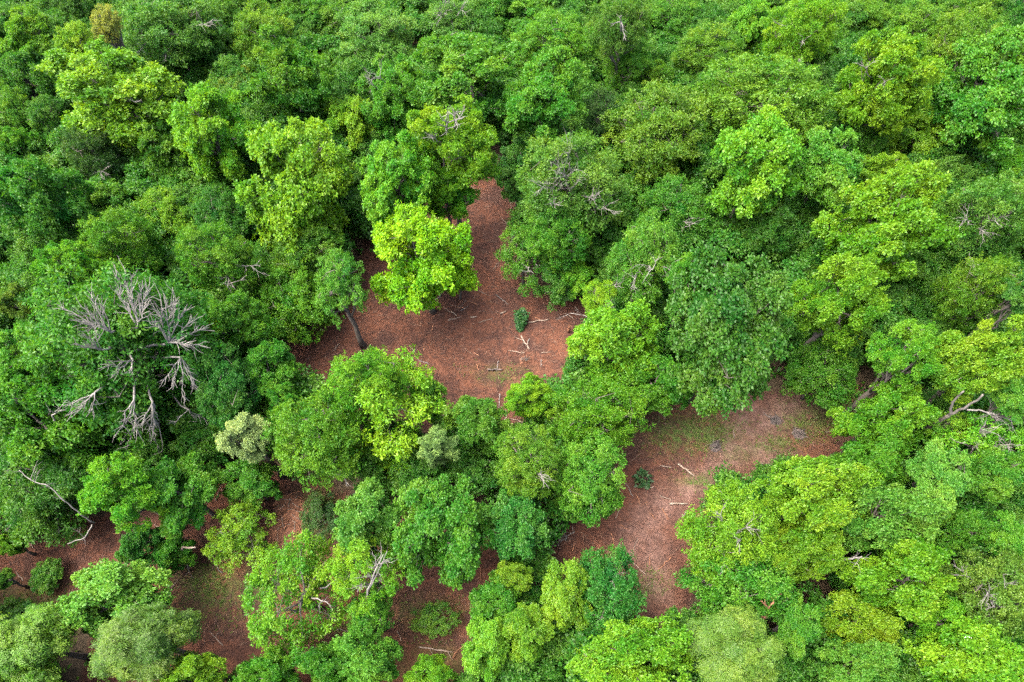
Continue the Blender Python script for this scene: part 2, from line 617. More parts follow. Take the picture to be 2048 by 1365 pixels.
def noise(scale, detail=5, rough=.6, vec=None, dist=0):
    no = N('ShaderNodeTexNoise')
    no.inputs['Scale'].default_value, no.inputs['Detail'].default_value = scale, detail
    no.inputs['Roughness'].default_value, no.inputs['Distortion'].default_value = rough, dist
    L(vec or tc.outputs['Object'], no.inputs['Vector'])
    return no.outputs['Fac']


def ramp(f, stops):
    r = N('ShaderNodeValToRGB')
    e = r.color_ramp.elements
    while len(e) < len(stops):
        e.new(.5)
    for q, (p, c) in zip(e, stops):
        q.position, q.color = p, (*c, 1)
    L(f, r.inputs[0])
    return r.outputs[0]


def mixc(f, a, b):
    x = N('ShaderNodeMix')
    x.data_type = 'RGBA'
    if isinstance(f, float):
        x.inputs[0].default_value = f
    else:
        L(f, x.inputs[0])
    L(a, x.inputs[6])
    L(b, x.inputs[7])
    return x.outputs[2]


def attr(nm):
    a = N('ShaderNodeAttribute')
    a.attribute_name = nm
    return a.outputs['Fac']


def math_(op, a, b, clamp=True):
    q = N('ShaderNodeMath')
    q.operation, q.use_clamp = op, clamp
    for i_, v in enumerate((a, b)):
        if isinstance(v, (int, float)):
            q.inputs[i_].default_value = v
        else:
            L(v, q.inputs[i_])
    return q.outputs[0]


fine_ = noise(4, 9, .68)
big = noise(.45, 7, .7, dist=.6)
soil = ramp(fine_, [(.2, (.020, .009, .006)), (.5, (.050, .0205, .0125)), (.8, (.084, .039, .026))])
darksoil = ramp(fine_, [(.2, (.013, .007, .0055)), (.55, (.026, .012, .009)), (.85, (.05, .025, .018))])
orange = ramp(fine_, [(.25, (.03, .012, .007)), (.55, (.066, .026, .0145)), (.8, (.115, .054, .032))])
pink = ramp(fine_, [(.2, (.045, .027, .023)), (.5, (.08, .047, .039)), (.8, (.125, .08, .066))])
bigr = ramp(big, [(.43, (0, 0, 0)), (.56, (1, 1, 1))])
c1 = mixc(bigr, darksoil, soil)
c1 = mixc(ramp(noise(.21, 5, .6, dist=.4), [(.52, (0, 0, 0)), (.66, (1, 1, 1))]), c1, orange)
c1 = mixc(math_('MULTIPLY', attr('bare'), ramp(noise(.9, 5), [(.35, (.35,) * 3), (.6, (1, 1, 1))])), c1, pink)
gr = ramp(noise(12, 6, .7), [(.3, (.014, .028, .007)), (.55, (.035, .058, .012)), (.75, (.075, .085, .025))])
gmask = math_('MULTIPLY', attr('grass'), ramp(noise(1.6, 7, .75), [(.38, (0, 0, 0)), (.58, (1.0, 1.0, 1.0))]))
c1 = mixc(gmask, c1, gr)
floor_c = ramp(noise(5, 8, .7), [(.3, (.014, .012, .008)), (.55, (.035, .026, .016)), (.8, (.075, .055, .033))])
c1 = mixc(attr('mulch'), floor_c, c1)
L(c1, bs.inputs['Base Color'])
bs.inputs['Roughness'].default_value = .95
bs.inputs['Specular IOR Level'].default_value = .15
bp = N('ShaderNodeBump')
bp.inputs['Strength'].default_value, bp.inputs['Distance'].default_value = .6, .07
L(noise(14, 8, .8), bp.inputs['Height'])
L(bp.outputs[0], bs.inputs['Normal'])
gme.materials.append(m)
g = link('ground', gme)
tag(g, 'reddish brown shredded mulch and leaf litter forest floor', kind='structure')


# chips and splinters of the mulch: real geometry, too many to count
def sample_mulch(nmax, seed, polys=None):
    r = np.random.default_rng(seed)
    x, y = r.uniform(-45, 45, nmax * 6), r.uniform(5, 70, nmax * 6)
    q = pix(np.stack([x, y, x * 0], 1))
    ok = mulch_mask(q)
    return x[ok][:nmax], y[ok][:nmax], q[ok][:nmax]


x, y, q = sample_mulch(24000, 8)
r = np.random.default_rng(9)
n_ = len(x)
keep = r.random(n_) > np.clip(grass_amount(q) * .8, 0, .7)
x, y = x[keep], y[keep]
n_ = len(x)
ang = r.uniform(0, 2 * math.pi, n_)
ln = np.where(r.random(n_) < .10, r.uniform(.6, 1.6, n_), r.uniform(.15, .6, n_)) * .5
wd = r.uniform(.006, .016, n_)
ax = np.stack([np.cos(ang), np.sin(ang), r.normal(0, .12, n_)], 1)
sd_ = np.stack([-np.sin(ang), np.cos(ang), 0 * ang], 1)
cz_ = np.stack([x, y, gz(x, y) + .045 + r.uniform(0, .03, n_)], 1)
e1, e2 = cz_ - ax * ln[:, None], cz_ + ax * ln[:, None]
up_ = np.array([0, 0, 1.0])
Vc = np.stack([e1 - sd_ * wd[:, None], e1 + sd_ * wd[:, None], e2 + sd_ * wd[:, None] * .6, e2 - sd_ * wd[:, None] * .6,
               cz_ + up_ * .02 - ax * ln[:, None] * .5, cz_ + up_ * .02 + ax * ln[:, None] * .5], 1).reshape(-1, 3)
b_ = np.arange(n_)[:, None] * 6
Qc = np.concatenate([b_ + np.array([[0, 3, 5, 4]]), b_ + np.array([[1, 4, 5, 2]])], 0)
mC, nC, bC, oC = mat('mulch_chip')
a_ = nC.nodes.new('ShaderNodeAttribute')
a_.attribute_name = 'tint'
rr_ = nC.nodes.new('ShaderNodeValToRGB')
rr_.color_ramp.elements.new(.4)
rr_.color_ramp.elements.new(.7)
for q_, (p_, c_) in zip(rr_.color_ramp.elements, [(0, (.026, .011, .0075)), (.7, (.050, .021, .013)), (.9, (.076, .038, .025)), (1, (.13, .088, .060))]):
    q_.position, q_.color = p_, (*c_, 1)
nC.links.new(a_.outputs['Fac'], rr_.inputs[0])
nC.links.new(rr_.outputs[0], bC.inputs['Base Color'])
bC.inputs['Roughness'].default_value = .85
tn = r.random(n_) ** 1.25
me = quads_mesh('mulch_chips', Vc, Qc, np.concatenate([tn, tn]), mC)
o = link('mulch', me)
tag(o, 'scattered wood chips and splinters covering the cleared ground', 'mulch', kind='stuff')


# grass and low weeds
def blades(n_, seed, hgt_, wid):
    r = np.random.default_rng(seed)
    xs_, ys_ = r.uniform(-45, 45, n_ * 14), r.uniform(5, 70, n_ * 14)
    q = pix(np.stack([xs_, ys_, 0 * xs_], 1))
    lump = np.clip(.5 + .9 * fbm(xs_ * 5, ys_ * 5, 17), 0, 1)
    ok = r.random(len(xs_)) < grass_amount(q) * lump
    x, y = xs_[ok][:n_], ys_[ok][:n_]
    k = len(x)
    a = r.uniform(0, 6.28, k)
    ax = np.stack([np.cos(a) * .8, np.sin(a) * .8, r.uniform(.4, 1.2, k)], 1)
    nm = np.stack([-np.cos(a) * .4, -np.sin(a) * .4, np.ones(k)], 1) + r.normal(0, .3, (k, 3))
    V, Q = leaves(np.stack([x, y, gz(x, y)], 1), ax, nm, hgt_ * r.uniform(.5, 1.4, k), wid * r.uniform(.6, 1.4, k), .2, .3)
    return V, Q, r.uniform(.2, .9, k)


V, Q, t_ = blades(34000, 77, .3, .05)
o = link('grass', quads_mesh('grass', V, Q, t_, GRASS))
tag(o, 'short green grass and weeds coming up through the mulch', 'grass', kind='stuff')

# undergrowth: dark leafy ground cover under the closed forest
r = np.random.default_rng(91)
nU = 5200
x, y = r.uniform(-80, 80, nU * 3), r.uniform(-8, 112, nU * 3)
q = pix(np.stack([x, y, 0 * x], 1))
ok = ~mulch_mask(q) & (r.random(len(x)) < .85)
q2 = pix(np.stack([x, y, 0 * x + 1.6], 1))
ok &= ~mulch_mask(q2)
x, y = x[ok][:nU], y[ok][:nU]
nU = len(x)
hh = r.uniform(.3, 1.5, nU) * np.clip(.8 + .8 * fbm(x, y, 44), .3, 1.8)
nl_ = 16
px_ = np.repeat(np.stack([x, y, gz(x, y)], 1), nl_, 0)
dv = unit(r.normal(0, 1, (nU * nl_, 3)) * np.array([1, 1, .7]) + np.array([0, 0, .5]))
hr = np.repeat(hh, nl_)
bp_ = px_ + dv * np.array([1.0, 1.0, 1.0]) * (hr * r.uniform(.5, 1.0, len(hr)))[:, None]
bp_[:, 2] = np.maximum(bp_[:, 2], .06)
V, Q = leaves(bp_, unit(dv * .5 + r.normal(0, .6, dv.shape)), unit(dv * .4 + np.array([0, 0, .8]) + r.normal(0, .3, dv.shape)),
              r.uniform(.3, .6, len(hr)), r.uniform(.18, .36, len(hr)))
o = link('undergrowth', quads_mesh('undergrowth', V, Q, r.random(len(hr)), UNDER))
tag(o, 'dark leafy undergrowth covering the floor beneath the closed trees', 'undergrowth', kind='stuff')

# ------------------------------------------------------------------ the trees the photo shows, top to bottom
T = tree
# --- top edge and upper left
T(70, 92, 100, 140, 'billow', 'B', 'bright yellow-green billowing tree near the top left corner of the photo')
T(15, 60, 70, 120, 'fine', 'D', 'dark fine-leaved tree at the very left end of the top edge')
T(140, 18, 105, 70, 'fine', 'D', 'dark green crown cut by the top edge behind the cream-topped tree')
T(160, 105, 80, 125, 'fine', 'L', 'yellow-green fine-leaved tree directly left of the slim cream-coloured tree')
T(214, 50, 54, 100, 'fine', 'C', 'slim cream and tan coloured tree among the green ones at upper left', ht=13)
T(345, 62, 215, 150, 'fine', 'G', 'wide grey-green fine-leaved tree with bare twigs right of the cream-coloured tree', bare=[(410, 50, 5, 1.2, .05), (285, 95, 5, 1.2, .05), (330, 120, 4, 1.0, .04)])
T(240, 200, 270, 165, 'billow', 'L', 'very broad bright yellow-green tree below the slim cream-coloured tree', bare=[(275, 205, 4, 1, .05)])
T(40, 225, 75, 90, 'fine', 'M', 'small mid-green tree with pale spiky top by the left edge')
T(98, 240, 70, 90, 'fine', 'D', 'dark narrow tree tucked left of the very broad yellow-green crown', bare=[(125, 275, 4, 1.4, .06)])
T(50, 165, 115, 90, 'bush', 'D', 'dark green rounded crown below the top left billowing tree', ht=9, name='broadleaf_tree')
T(42, 295, 85, 85, 'billow', 'M', 'pale mid-green crown at the left edge above the large blue-green tree')
T(75, 400, 200, 215, 'billow', 'T', 'large blue-green tree at the left edge level with the yellow tree', ht=14)
T(205, 400, 120, 115, 'billow', 'M', 'mid-green rounded tree right of the large blue-green tree at the left edge')
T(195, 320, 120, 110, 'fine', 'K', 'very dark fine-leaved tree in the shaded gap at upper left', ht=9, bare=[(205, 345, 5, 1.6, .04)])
T(432, 275, 170, 210, 'billow', 'B', 'tall bright green lobed tree just left of the big cauliflower-shaped tree')
T(335, 300, 110, 140, 'billow', 'M', 'mid-green tree between the broad yellow-green crown and the tall lobed tree')
T(530, 75, 118, 125, 'fine', 'O', 'dark olive tree near the top edge left of centre')
T(440, 40, 90, 90, 'fine', 'G', 'greyish crown with bare twigs at the top edge left of the dark olive tree', bare=[(445, 55, 5, 1.3, .05)])
T(478, 188, 80, 120, 'broad', 'S', 'narrow pale olive tree standing above the tall lobed tree')
T(588, 160, 175, 180, 'billow', 'M', 'deep mid-green billowing tree behind the big cauliflower-shaped tree', ht=13)
T(612, 30, 100, 80, 'billow', 'M', 'mid-green crown on the top edge above the deep billowing tree')
T(700, 40, 110, 100, 'fine', 'M', 'green fine-leaved crown on the top edge left of the grey-branched tree', bare=[(680, 25, 4, 1.2, .05)])
T(602, 385, 230, 290, 'billow', 'L', 'big bright cauliflower-shaped tree left of the upper clearing', ht=14, var=0)
T(620, 520, 160, 100, 'fine', 'M', 'mid-green lower crown hanging below the big cauliflower-shaped tree', ht=8)
T(330, 438, 115, 115, 'fine', 'L', 'bright yellow-green loose tree left of the cauliflower-shaped tree')
T(445, 440, 105, 130, 'fine', 'D', 'dark blue-green tree in the shade left of the cauliflower-shaped tree')
# --- top middle
T(755, 75, 150, 130, 'fine', 'G', 'pale green fine-leaved tree at top centre left of the grey-branched tree')
T(905, 50, 125, 100, 'fine', 'G', 'thin tree with dead grey branches showing at the top centre edge', bare=[(880, 30, 7, 1.5, .07), (905, 70, 6, 1.3, .06), (925, 15, 6, 1.5, .06), (940, 80, 5, 1.2, .05), (895, 5, 6, 1.4, .06)])
T(1020, 28, 125, 80, 'billow', 'M', 'bright green crown on the top edge right of the grey-branched tree')
T(1105, 95, 160, 125, 'fine', 'O', 'dome-shaped olive yellow tree near the top right of centre')
T(1240, 55, 125, 140, 'fine', 'G', 'pale loose tree with a visible grey trunk near the top edge right of centre', ht=14)
T(1410, 115, 150, 115, 'fine', 'O', 'olive fine-leaved tree in the second row from the top right of the pale loose tree')
T(1350, 40, 120, 80, 'fine', 'M', 'mid-green crown on the top edge right of the pale loose tree')
T(935, 165, 235, 155, 'billow', 'M', 'wide mid-green tree above the twin crowns with a broken grey limb', ht=13)
T(1090, 205, 175, 195, 'billow', 'M', 'dense mid-green tree with yellow-tipped leaves right of the broken grey limb', ht=14)
T(790, 200, 135, 165, 'billow', 'M', 'mid-green tree with thin bare stems in its top left of top centre', bare=[(735, 165, 4, 1.5, .05), (760, 150, 4, 1.5, .05)])
T(700, 245, 100, 150, 'billow', 'L', 'bright-tipped tree between the cauliflower-shaped tree and the twin crowns')
T(905, 300, 190, 190, 'billow', 'L', 'upper of the twin bright crowns, with a broken grey limb in its top', ht=15, var=2, bare=[(890, 240, 7, 1.3, .09), (910, 232, 6, 1.2, .08), (850, 265, 5, .9, .06)])
T(795, 370, 140, 185, 'billow', 'B', 'lower left of the twin bright crowns, hanging over the yellow tree', ht=13)
T(895, 395, 120, 90, 'billow', 'B', 'bright skirt-like crown hanging over the narrow upper end of the clearing', ht=9)
T(1035, 345, 90, 160, 'billow', 'D', 'dark green tree on the right bank of the clearing\'s narrow upper end')
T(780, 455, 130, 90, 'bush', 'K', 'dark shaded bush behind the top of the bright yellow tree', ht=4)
T(1140, 385, 225, 210, 'fine', 'G', 'grey-green twiggy tree with silvery bare branches right of the clearing\'s upper end', ht=14, var=1,
  bare=[(1085, 375, 8, 1.4, .05), (1105, 410, 7, 1.3, .05), (1130, 350, 8, 1.6, .05), (1150, 370, 7, 1.3, .04), (1190, 400, 7, 1.2, .05), (1115, 330, 7, 1.6, .04), (1215, 420, 6, 1.1, .05), (1140, 300, 6, 1.6, .04)])
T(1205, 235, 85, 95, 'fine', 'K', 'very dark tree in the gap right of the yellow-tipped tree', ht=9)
T(1310, 265, 205, 190, 'fine', 'O', 'large olive fine-leaved tree left of the tall maple-like tree in the upper right')
T(1345, 430, 140, 145, 'fine', 'M', 'mid-green fine-leaved tree right of the silvery twiggy tree', bare=[(1380, 455, 5, 1.2, .04)])
T(1255, 140, 100, 80, 'fine', 'M', 'mid-green tree beneath the pale loose tree near the top', ht=9)
T(1310, 160, 70, 70, 'bush', 'O', 'small yellow-green bush beneath the olive trees of the upper right', ht=7)
# --- top right
T(1497, 60, 95, 130, 'billow', 'B', 'bright green narrow tree on the top edge right of the olive trees')
T(1432, 155, 95, 75, 'fine', 'G', 'small grey-green dome-shaped tree left of the dark gap at upper right', bare=[(1420, 155, 4, .9, .05), (1450, 160, 4, .9, .05)])
T(1605, 65, 145, 110, 'fine', 'L', 'yellow-green tree with white twigs standing on pale trunks above the dark gap', ht=13, bare=[(1605, 85, 5, 1.2, .05), (1560, 50, 5, 1.0, .04)])
T(1725, 35, 120, 90, 'fine', 'O', 'olive crown on the top edge above the tallest bright tree at upper right')
T(1825, 60, 110, 110, 'fine', 'O', 'olive yellow crown on the top edge second from the right corner')
T(1910, 100, 130, 150, 'fine', 'O', 'pale olive tree left of the large green tree at the right end')
T(1945, 25, 120, 80, 'fine', 'O', 'pale olive crown on the top edge left of the dark right corner')
T(2030, 35, 80, 110, 'fine', 'D', 'dark tree in the top right corner')
T(1760, 175, 195, 175, 'billow', 'L', 'tallest bright yellow-green tree with grey limbs showing at upper right', ht=15, var=3, bare=[(1770, 165, 5, .9, .06), (1720, 130, 4, .8, .05)])
T(1850, 272, 130, 120, 'billow', 'L', 'bright yellow crown at lower right of the tallest bright tree')
T(1715, 262, 125, 110, 'fine', 'M', 'mid-green tree directly below the tallest bright tree with a dark branch fork')
T(1972, 195, 190, 255, 'billow', 'M', 'large green lobed tree filling the right edge in the upper right', ht=15)
T(1530, 208, 260, 120, 'fine', 'O', 'wide brownish olive tree right above the tall maple-like tree')
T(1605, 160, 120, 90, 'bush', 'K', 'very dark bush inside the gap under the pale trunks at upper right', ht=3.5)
T(1508, 330, 190, 230, 'broad', 'B', 'tall dense maple-like tree with bluish bright top in the upper right', ht=15, var=0)
T(1655, 335, 125, 170, 'broad', 'M', 'dense darker tree attached to the right side of the maple-like tree', ht=12)
T(1755, 355, 110, 95, 'billow', 'L', 'yellow-green crown between the dense darker tree and the small yellow one')
T(1832, 358, 52, 62, 'billow', 'Y', 'small pure yellow crown at the right among green trees', ht=10)
T(1888, 362, 98, 82, 'broad', 'P', 'bluish pale green crown right of the small yellow crown')
T(1990, 352, 105, 75, 'broad', 'B', 'low bright large-leaved bush in shade near the right edge', ht=7, name='broadleaf_tree')
T(1960, 445, 190, 150, 'fine', 'G', 'grey-green twiggy tree near the right edge beside the large bright pair', ht=12, bare=[(1930, 440, 6, 1.3, .05), (1960, 470, 6, 1.3, .05), (1990, 440, 5, 1.2, .05), (1940, 520, 5, 1.4, .05)])
T(1768, 462, 265, 180, 'billow', 'L', 'upper right one of the large bright pair right of centre', ht=15, var=4)
T(1672, 612, 205, 185, 'billow', 'L', 'lower left one of the large bright pair, beside the dark round tree', ht=14, var=5)
T(1540, 475, 110, 90, 'broad', 'D', 'dark crown under the maple-like tree and above the dark round tree', ht=9)
# --- middle left
T(148, 542, 130, 135, 'billow', 'B', 'bright round tree above and left of the dead grey branches', ht=13)
T(250, 500, 150, 95, 'fine', 'M', 'mid-green crown just above the dead grey branches', ht=11)
T(48, 610, 90, 80, 'broad', 'S', 'pale olive crown at the left edge left of the dead grey branches')
T(35, 720, 110, 165, 'billow', 'M', 'pale mid-green tree at the left edge beside the half-dead tree', ht=12)
T(265, 705, 330, 350, 'fine', 'D', 'huge half-dead tree with many silver-grey bare branches on the left', ht=16, var=2)
_t = TREES[len(TREES) - 1]
fan(_t, (338, 685), [(300, 600), (318, 585), (335, 600), (352, 605), (372, 618), (392, 640), (405, 660), (398, 690), (370, 690), (310, 640), (345, 575)], .045, 12, 1.0)
fan(_t, (275, 655), [(232, 555), (250, 540), (268, 545), (285, 560), (300, 565), (240, 590), (262, 580), (290, 610)], .045, 12, 1.0)
fan(_t, (222, 665), [(160, 612), (182, 600), (150, 640), (185, 640), (205, 610), (120, 618)], .040, 12, 1.0)
fan(_t, (205, 700), [(165, 665), (150, 690), (175, 690), (190, 655)], .035, 11, .8)
fan(_t, (265, 720), [(215, 735), (225, 750), (260, 745)], .035, 11, .8)
fan(_t, (362, 715), [(330, 760), (345, 775), (390, 770), (400, 790), (372, 800)], .040, 11, .8)
fan(_t, (190, 785), [(140, 810), (150, 825), (165, 815), (185, 820)], .038, 11, .8, .7, -.3)
fan(_t, (268, 800), [(245, 880), (262, 890), (275, 860), (235, 865)], .045, 11, .9, 1.0, -.2)
fan(_t, (305, 805), [(300, 880), (318, 895), (325, 905), (285, 850), (310, 870)], .042, 11, .9, 1.0, -.2)
fan(_t, (378, 820), [(350, 845), (395, 845), (425, 850)], .035, 9, .7, .8, -.2)
T(105, 855, 230, 180, 'broad', 'M', 'wide olive-green broad-leaved tree below and left of the half-dead tree', ht=12, bare=[(130, 760, 4, 1.2, .05), (110, 825, 3, 1.2, .06)])
T(445, 525, 155, 140, 'fine', 'M', 'mid-green tree with a few grey branches right of the dead branches', ht=12, bare=[(460, 570, 6, 1.2, .05), (505, 535, 5, 1.0, .04)])
T(470, 645, 125, 100, 'broad', 'M', 'mid-green tree right of the dead branches and left of the clearing', ht=11)
T(585, 610, 150, 160, 'fine', 'O', 'olive fine-leaved tree on the left rim of the central clearing', ht=7.5)
T(682, 575, 105, 150, 'sparse', 'M', 'thin tree leaning over the mulch just left of the bright yellow tree', ht=11)
T(548, 745, 115, 115, 'broad', 'M', 'mid-green low tree at the left tip of the central clearing', ht=9)
T(455, 775, 120, 175, 'fine', 'T', 'dark bluish-green tree right of the half-dead tree', ht=10)
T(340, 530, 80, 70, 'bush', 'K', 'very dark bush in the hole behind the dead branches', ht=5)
T(410, 900, 110, 80, 'bush', 'D', 'dark bush between the half-dead tree and the white-blossomed tree', ht=6)
T(492, 872, 102, 105, 'broad', 'W', 'small tree covered in whitish blossom right below the half-dead tree', ht=10, mat_=LEAF_WHITE)
T(500, 965, 125, 70, 'broad', 'M', 'low green tree with yellowing leaves beneath the white-blossomed tree', ht=6)
T(568, 805, 95, 75, 'billow', 'M', 'small mid-green tree above and right of the white-blossomed tree', ht=8)
T(635, 880, 175, 190, 'fine', 'O', 'dark olive fine-leaved tree right of the white-blossomed tree', ht=11, bare=[(690, 955, 4, .8, .06)])
# --- centre
T(848, 530, 205, 235, 'billow', 'Y', 'bright lemon-yellow green tree standing alone in the central clearing', ht=12, var=5)
T(915, 555, 70, 60, 'billow', 'B', 'small green crown hanging off the lower right of the lemon-yellow tree', ht=5)
T(770, 815, 235, 240, 'sparse', 'L', 'light airy tree with mulch showing through below the central clearing', ht=11, var=0)
T(740, 770, 150, 130, 'fine', 'B', 'bright upper crown merged with the airy tree below the central clearing', ht=12)
T(855, 800, 80, 90, 'broad', 'M', 'dark green low tree at the right edge of the airy tree', ht=7)
T(955, 850, 130, 120, 'broad', 'M', 'mid-green rounded tree on the lower rim of the central clearing', ht=9)
T(1055, 795, 105, 85, 'billow', 'L', 'bright round crown poking into the bottom of the central clearing', ht=9)
T(875, 895, 85, 75, 'broad', 'V', 'small whitish green tree above the large heart-leaved tree', ht=9, mat_=LEAF_WHITE)
T(1055, 925, 140, 135, 'fine', 'O', 'olive yellow tree with a tuft of grey twigs between the two clearings', ht=11, bare=[(1085, 955, 7, .8, .04)])
T(950, 955, 110, 90, 'bush', 'D', 'dark bush between the olive yellow tree and the large heart-leaved tree', ht=5)
T(1195, 835, 195, 150, 'fine', 'O', 'olive fine-leaved tree between the central and the right clearing', ht=11, var=4)
T(1225, 690, 190, 175, 'broad', 'B', 'dense fresh green round tree on the right rim of the central clearing', ht=12, var=1)
T(1310, 775, 140, 105, 'broad', 'M', 'mid-green lower crown between the fresh green round tree and the right clearing', ht=9)
T(1048, 520, 105, 150, 'sparse', 'M', 'thin vine-hung tree with a white stem on the right rim of the upper clearing', ht=6.5,
  bare=[(1075, 490, 3, .7, .07), (1100, 535, 2, .6, .07), (1060, 545, 3, .8, .06)])
T(1115, 475, 130, 130, 'fine', 'M', 'mid-green tree below the silvery twiggy tree', ht=10)
T(1152, 560, 75, 75, 'broad', 'B', 'small bright large-leaved crown right of the central clearing\'s upper part', ht=5)
T(1200, 602, 70, 82, 'fine', 'Y', 'yellowish vine-covered small tree with grey dead twigs right of the clearing', ht=9, bare=[(1215, 615, 6, .9, .05), (1230, 570, 5, 1.1, .05)])
T(1288, 520, 140, 175, 'fine', 'M', 'olive tree with upright grey branches left of the dark round tree', ht=12, bare=[(1305, 540, 5, 1.4, .06), (1345, 540, 6, 1.5, .06), (1270, 560, 5, 1.1, .05)])
T(1110, 570, 85, 95, 'bush', 'D', 'dark green bush on the right bank of the central clearing', ht=5)
T(1148, 748, 48, 62, 'bush', 'M', 'small dark bush at the foot of the fresh green round tree', ht=2.5)
# --- middle right
T(1450, 660, 245, 320, 'wide', 'D', 'very large dark round tree above the right clearing', ht=16, var=2)
T(1385, 560, 120, 100, 'fine', 'M', 'mid-green crown behind the top of the very large dark round tree', ht=13)
T(1640, 755, 140, 140, 'fine', 'M', 'olive-green lower crown at the right side of the dark round tree', ht=6.5)
T(1950, 590, 155, 130, 'fine', 'O', 'brownish olive fine-leaved tree near the right edge in the middle', ht=11)
T(2035, 590, 60, 170, 'broad', 'D', 'dark tree cut by the right edge at mid height', ht=11)
T(1955, 725, 200, 175, 'billow', 'L', 'pale bright tree near the right edge above the large bare limbs', ht=14, var=1)
T(1805, 715, 140, 145, 'billow', 'B', 'bright tree left of the pale bright tree at the right edge', ht=13)
T(1760, 845, 190, 135, 'billow', 'B', 'bright green tree just right of the right clearing\'s upper end', ht=10, var=3)
T(1890, 850, 90, 70, 'sparse', 'L', 'sparse yellow-green crown around the large bare limbs', ht=7)
T(1955, 900, 210, 110, 'sparse', 'B', 'sparse tree with bare grey limbs showing near the right edge', ht=8, bare=[(1960, 860, 7, 1.2, .06), (1990, 830, 5, 1.4, .06), (2000, 890, 6, 1.1, .05), (1920, 885, 4, .9, .05), (1945, 895, 4, .9, .05)])
T(2030, 800, 70, 120, 'broad', 'M', 'pale green tree cut by the right edge below the pale bright tree', ht=11)
# --- lower left
T(252, 985, 155, 155, 'billow', 'B', 'bright saturated green tree below the half-dead tree at lower left', ht=11, var=0)
T(370, 985, 120, 190, 'broad', 'M', 'loose large-leaved tree left of the mulch strip at lower left', ht=8)
T(105, 985, 205, 205, 'fine', 'D', 'dark tree crossed by a long pale bare branch at lower left', ht=8, var=3)
T(20, 1090, 55, 50, 'broad', 'B', 'small bright tuft-like tree at the left edge above the mulch', ht=4)
T(20, 960, 110, 150, 'fine', 'D', 'dark olive tree at the left edge beside the long pale branch', ht=6.5)
T(284, 1095, 88, 92, 'broad', 'T', 'blue-green low tree under the bright saturated green tree', ht=5)
T(352, 1105, 75, 80, 'broad', 'M', 'thin leafy sapling beside the bent white dead stem', ht=4, name='sapling')
T(483, 1075, 135, 130, 'sparse', 'L', 'airy yellow-green sapling alone on the reddish mulch at lower left', ht=5, name='sapling', var=1)
T(95, 1155, 62, 62, 'bush', 'M', 'single round green bush on the mulch near the left edge', ht=2, cat='shrub')
T(238, 1190, 222, 125, 'broad', 'P', 'pale large-leaved round tree at lower left with whitish sheen', ht=8, var=1)
T(200, 1235, 110, 70, 'broad', 'P', 'lower pale crown hanging on the left of the whitish-sheened tree', ht=6)
T(72, 1295, 190, 170, 'feather', 'O', 'yellowish feathery tree in the bottom left corner', ht=9, var=0)
T(290, 1292, 185, 160, 'feather', 'F', 'grey-olive feathery tree at the bottom left with rosette leaves', ht=10, var=1)
T(395, 1345, 125, 85, 'broad', 'L', 'yellow-green tree on the bottom edge right of the grey-olive feathery tree', ht=8)
T(535, 1345, 120, 70, 'broad', 'M', 'mid-green tree on the bottom edge left of the large thin tree', ht=7)
T(600, 1190, 190, 230, 'sparse', 'B', 'large thin bright tree with white branches at the bottom left of centre', ht=9, var=2, bare=[(655, 1205, 4, .7, .05), (690, 1160, 4, .7, .05)])
T(665, 1330, 130, 90, 'broad', 'M', 'mid-green tree on the bottom edge beneath the large thin tree', ht=7)
T(640, 1035, 75, 100, 'sparse', 'K', 'dark soft bush beside the orange mulch heap at lower left', ht=2.5, cat='shrub', name='shrub')
T(30, 1235, 90, 70, 'bush', 'D', 'low dark bush at the left edge below the mulch', ht=2.5, cat='shrub')
T(5, 1160, 40, 45, 'broad', 'P', 'pale leaf clump cut by the left edge over the mulch', ht=3.5)
# --- lower middle
T(882, 1055, 200, 235, 'wide', 'M', 'large round heart-leaved tree with speckled sheen at lower centre', ht=11, var=0)
T(735, 1045, 140, 145, 'broad', 'P', 'paler heart-leaved tree joined to the left of the large speckled one', ht=10, var=2)
T(735, 1145, 145, 150, 'sparse', 'L', 'spindly tree with forked white branches left of the lower mulch patch', ht=10, bare=[(755, 1130, 5, 1.0, .04), (715, 1185, 5, .8, .035), (770, 1120, 5, 1.0, .035)])
T(740, 1235, 90, 110, 'fine', 'M', 'vine-wrapped thin tree below the forked white branches', ht=7)
T(1030, 1055, 125, 150, 'broad', 'T', 'dark bluish tree left of the bare grey bush', ht=9)
T(1045, 1128, 105, 85, 'broad', 'D', 'dark green low tree below the bare grey bush', ht=6)
T(1180, 955, 145, 160, 'fine', 'M', 'mid-dark tree on the left rim of the right clearing', ht=10, var=1)
T(1195, 1000, 90, 75, 'broad', 'D', 'dark low crown at the left rim of the right clearing beside the bare bush', ht=6)
T(1025, 1155, 85, 65, 'broad', 'L', 'small bright crown between the two lower mulch patches', ht=8)
T(990, 1205, 115, 110, 'broad', 'M', 'mid-dark tree right of the lower centre mulch', ht=8)
T(975, 1290, 95, 140, 'broad', 'B', 'bright green narrow tree near the bottom edge right of the lower mulch', ht=9)
T(1055, 1262, 95, 105, 'broad', 'L', 'pale bright tree near the bottom edge left of the dark glossy tree', ht=9)
T(1130, 1195, 105, 140, 'broad', 'L', 'yellowish speckled tree left of the dark glossy tree', ht=9, var=1)
T(1215, 1185, 140, 170, 'fine', 'T', 'dark glossy blue-green tree at the lower end of the right clearing', ht=9, var=0)
T(1265, 1325, 250, 120, 'wide', 'L', 'broad light green tree on the bottom edge right of centre', ht=11, var=2)
T(735, 1325, 150, 100, 'broad', 'P', 'pale large-leaved tree on the bottom edge left of centre', ht=8)
T(862, 1348, 95, 55, 'broad', 'L', 'bright yellow-green crown on the bottom edge below the lower mulch', ht=6)
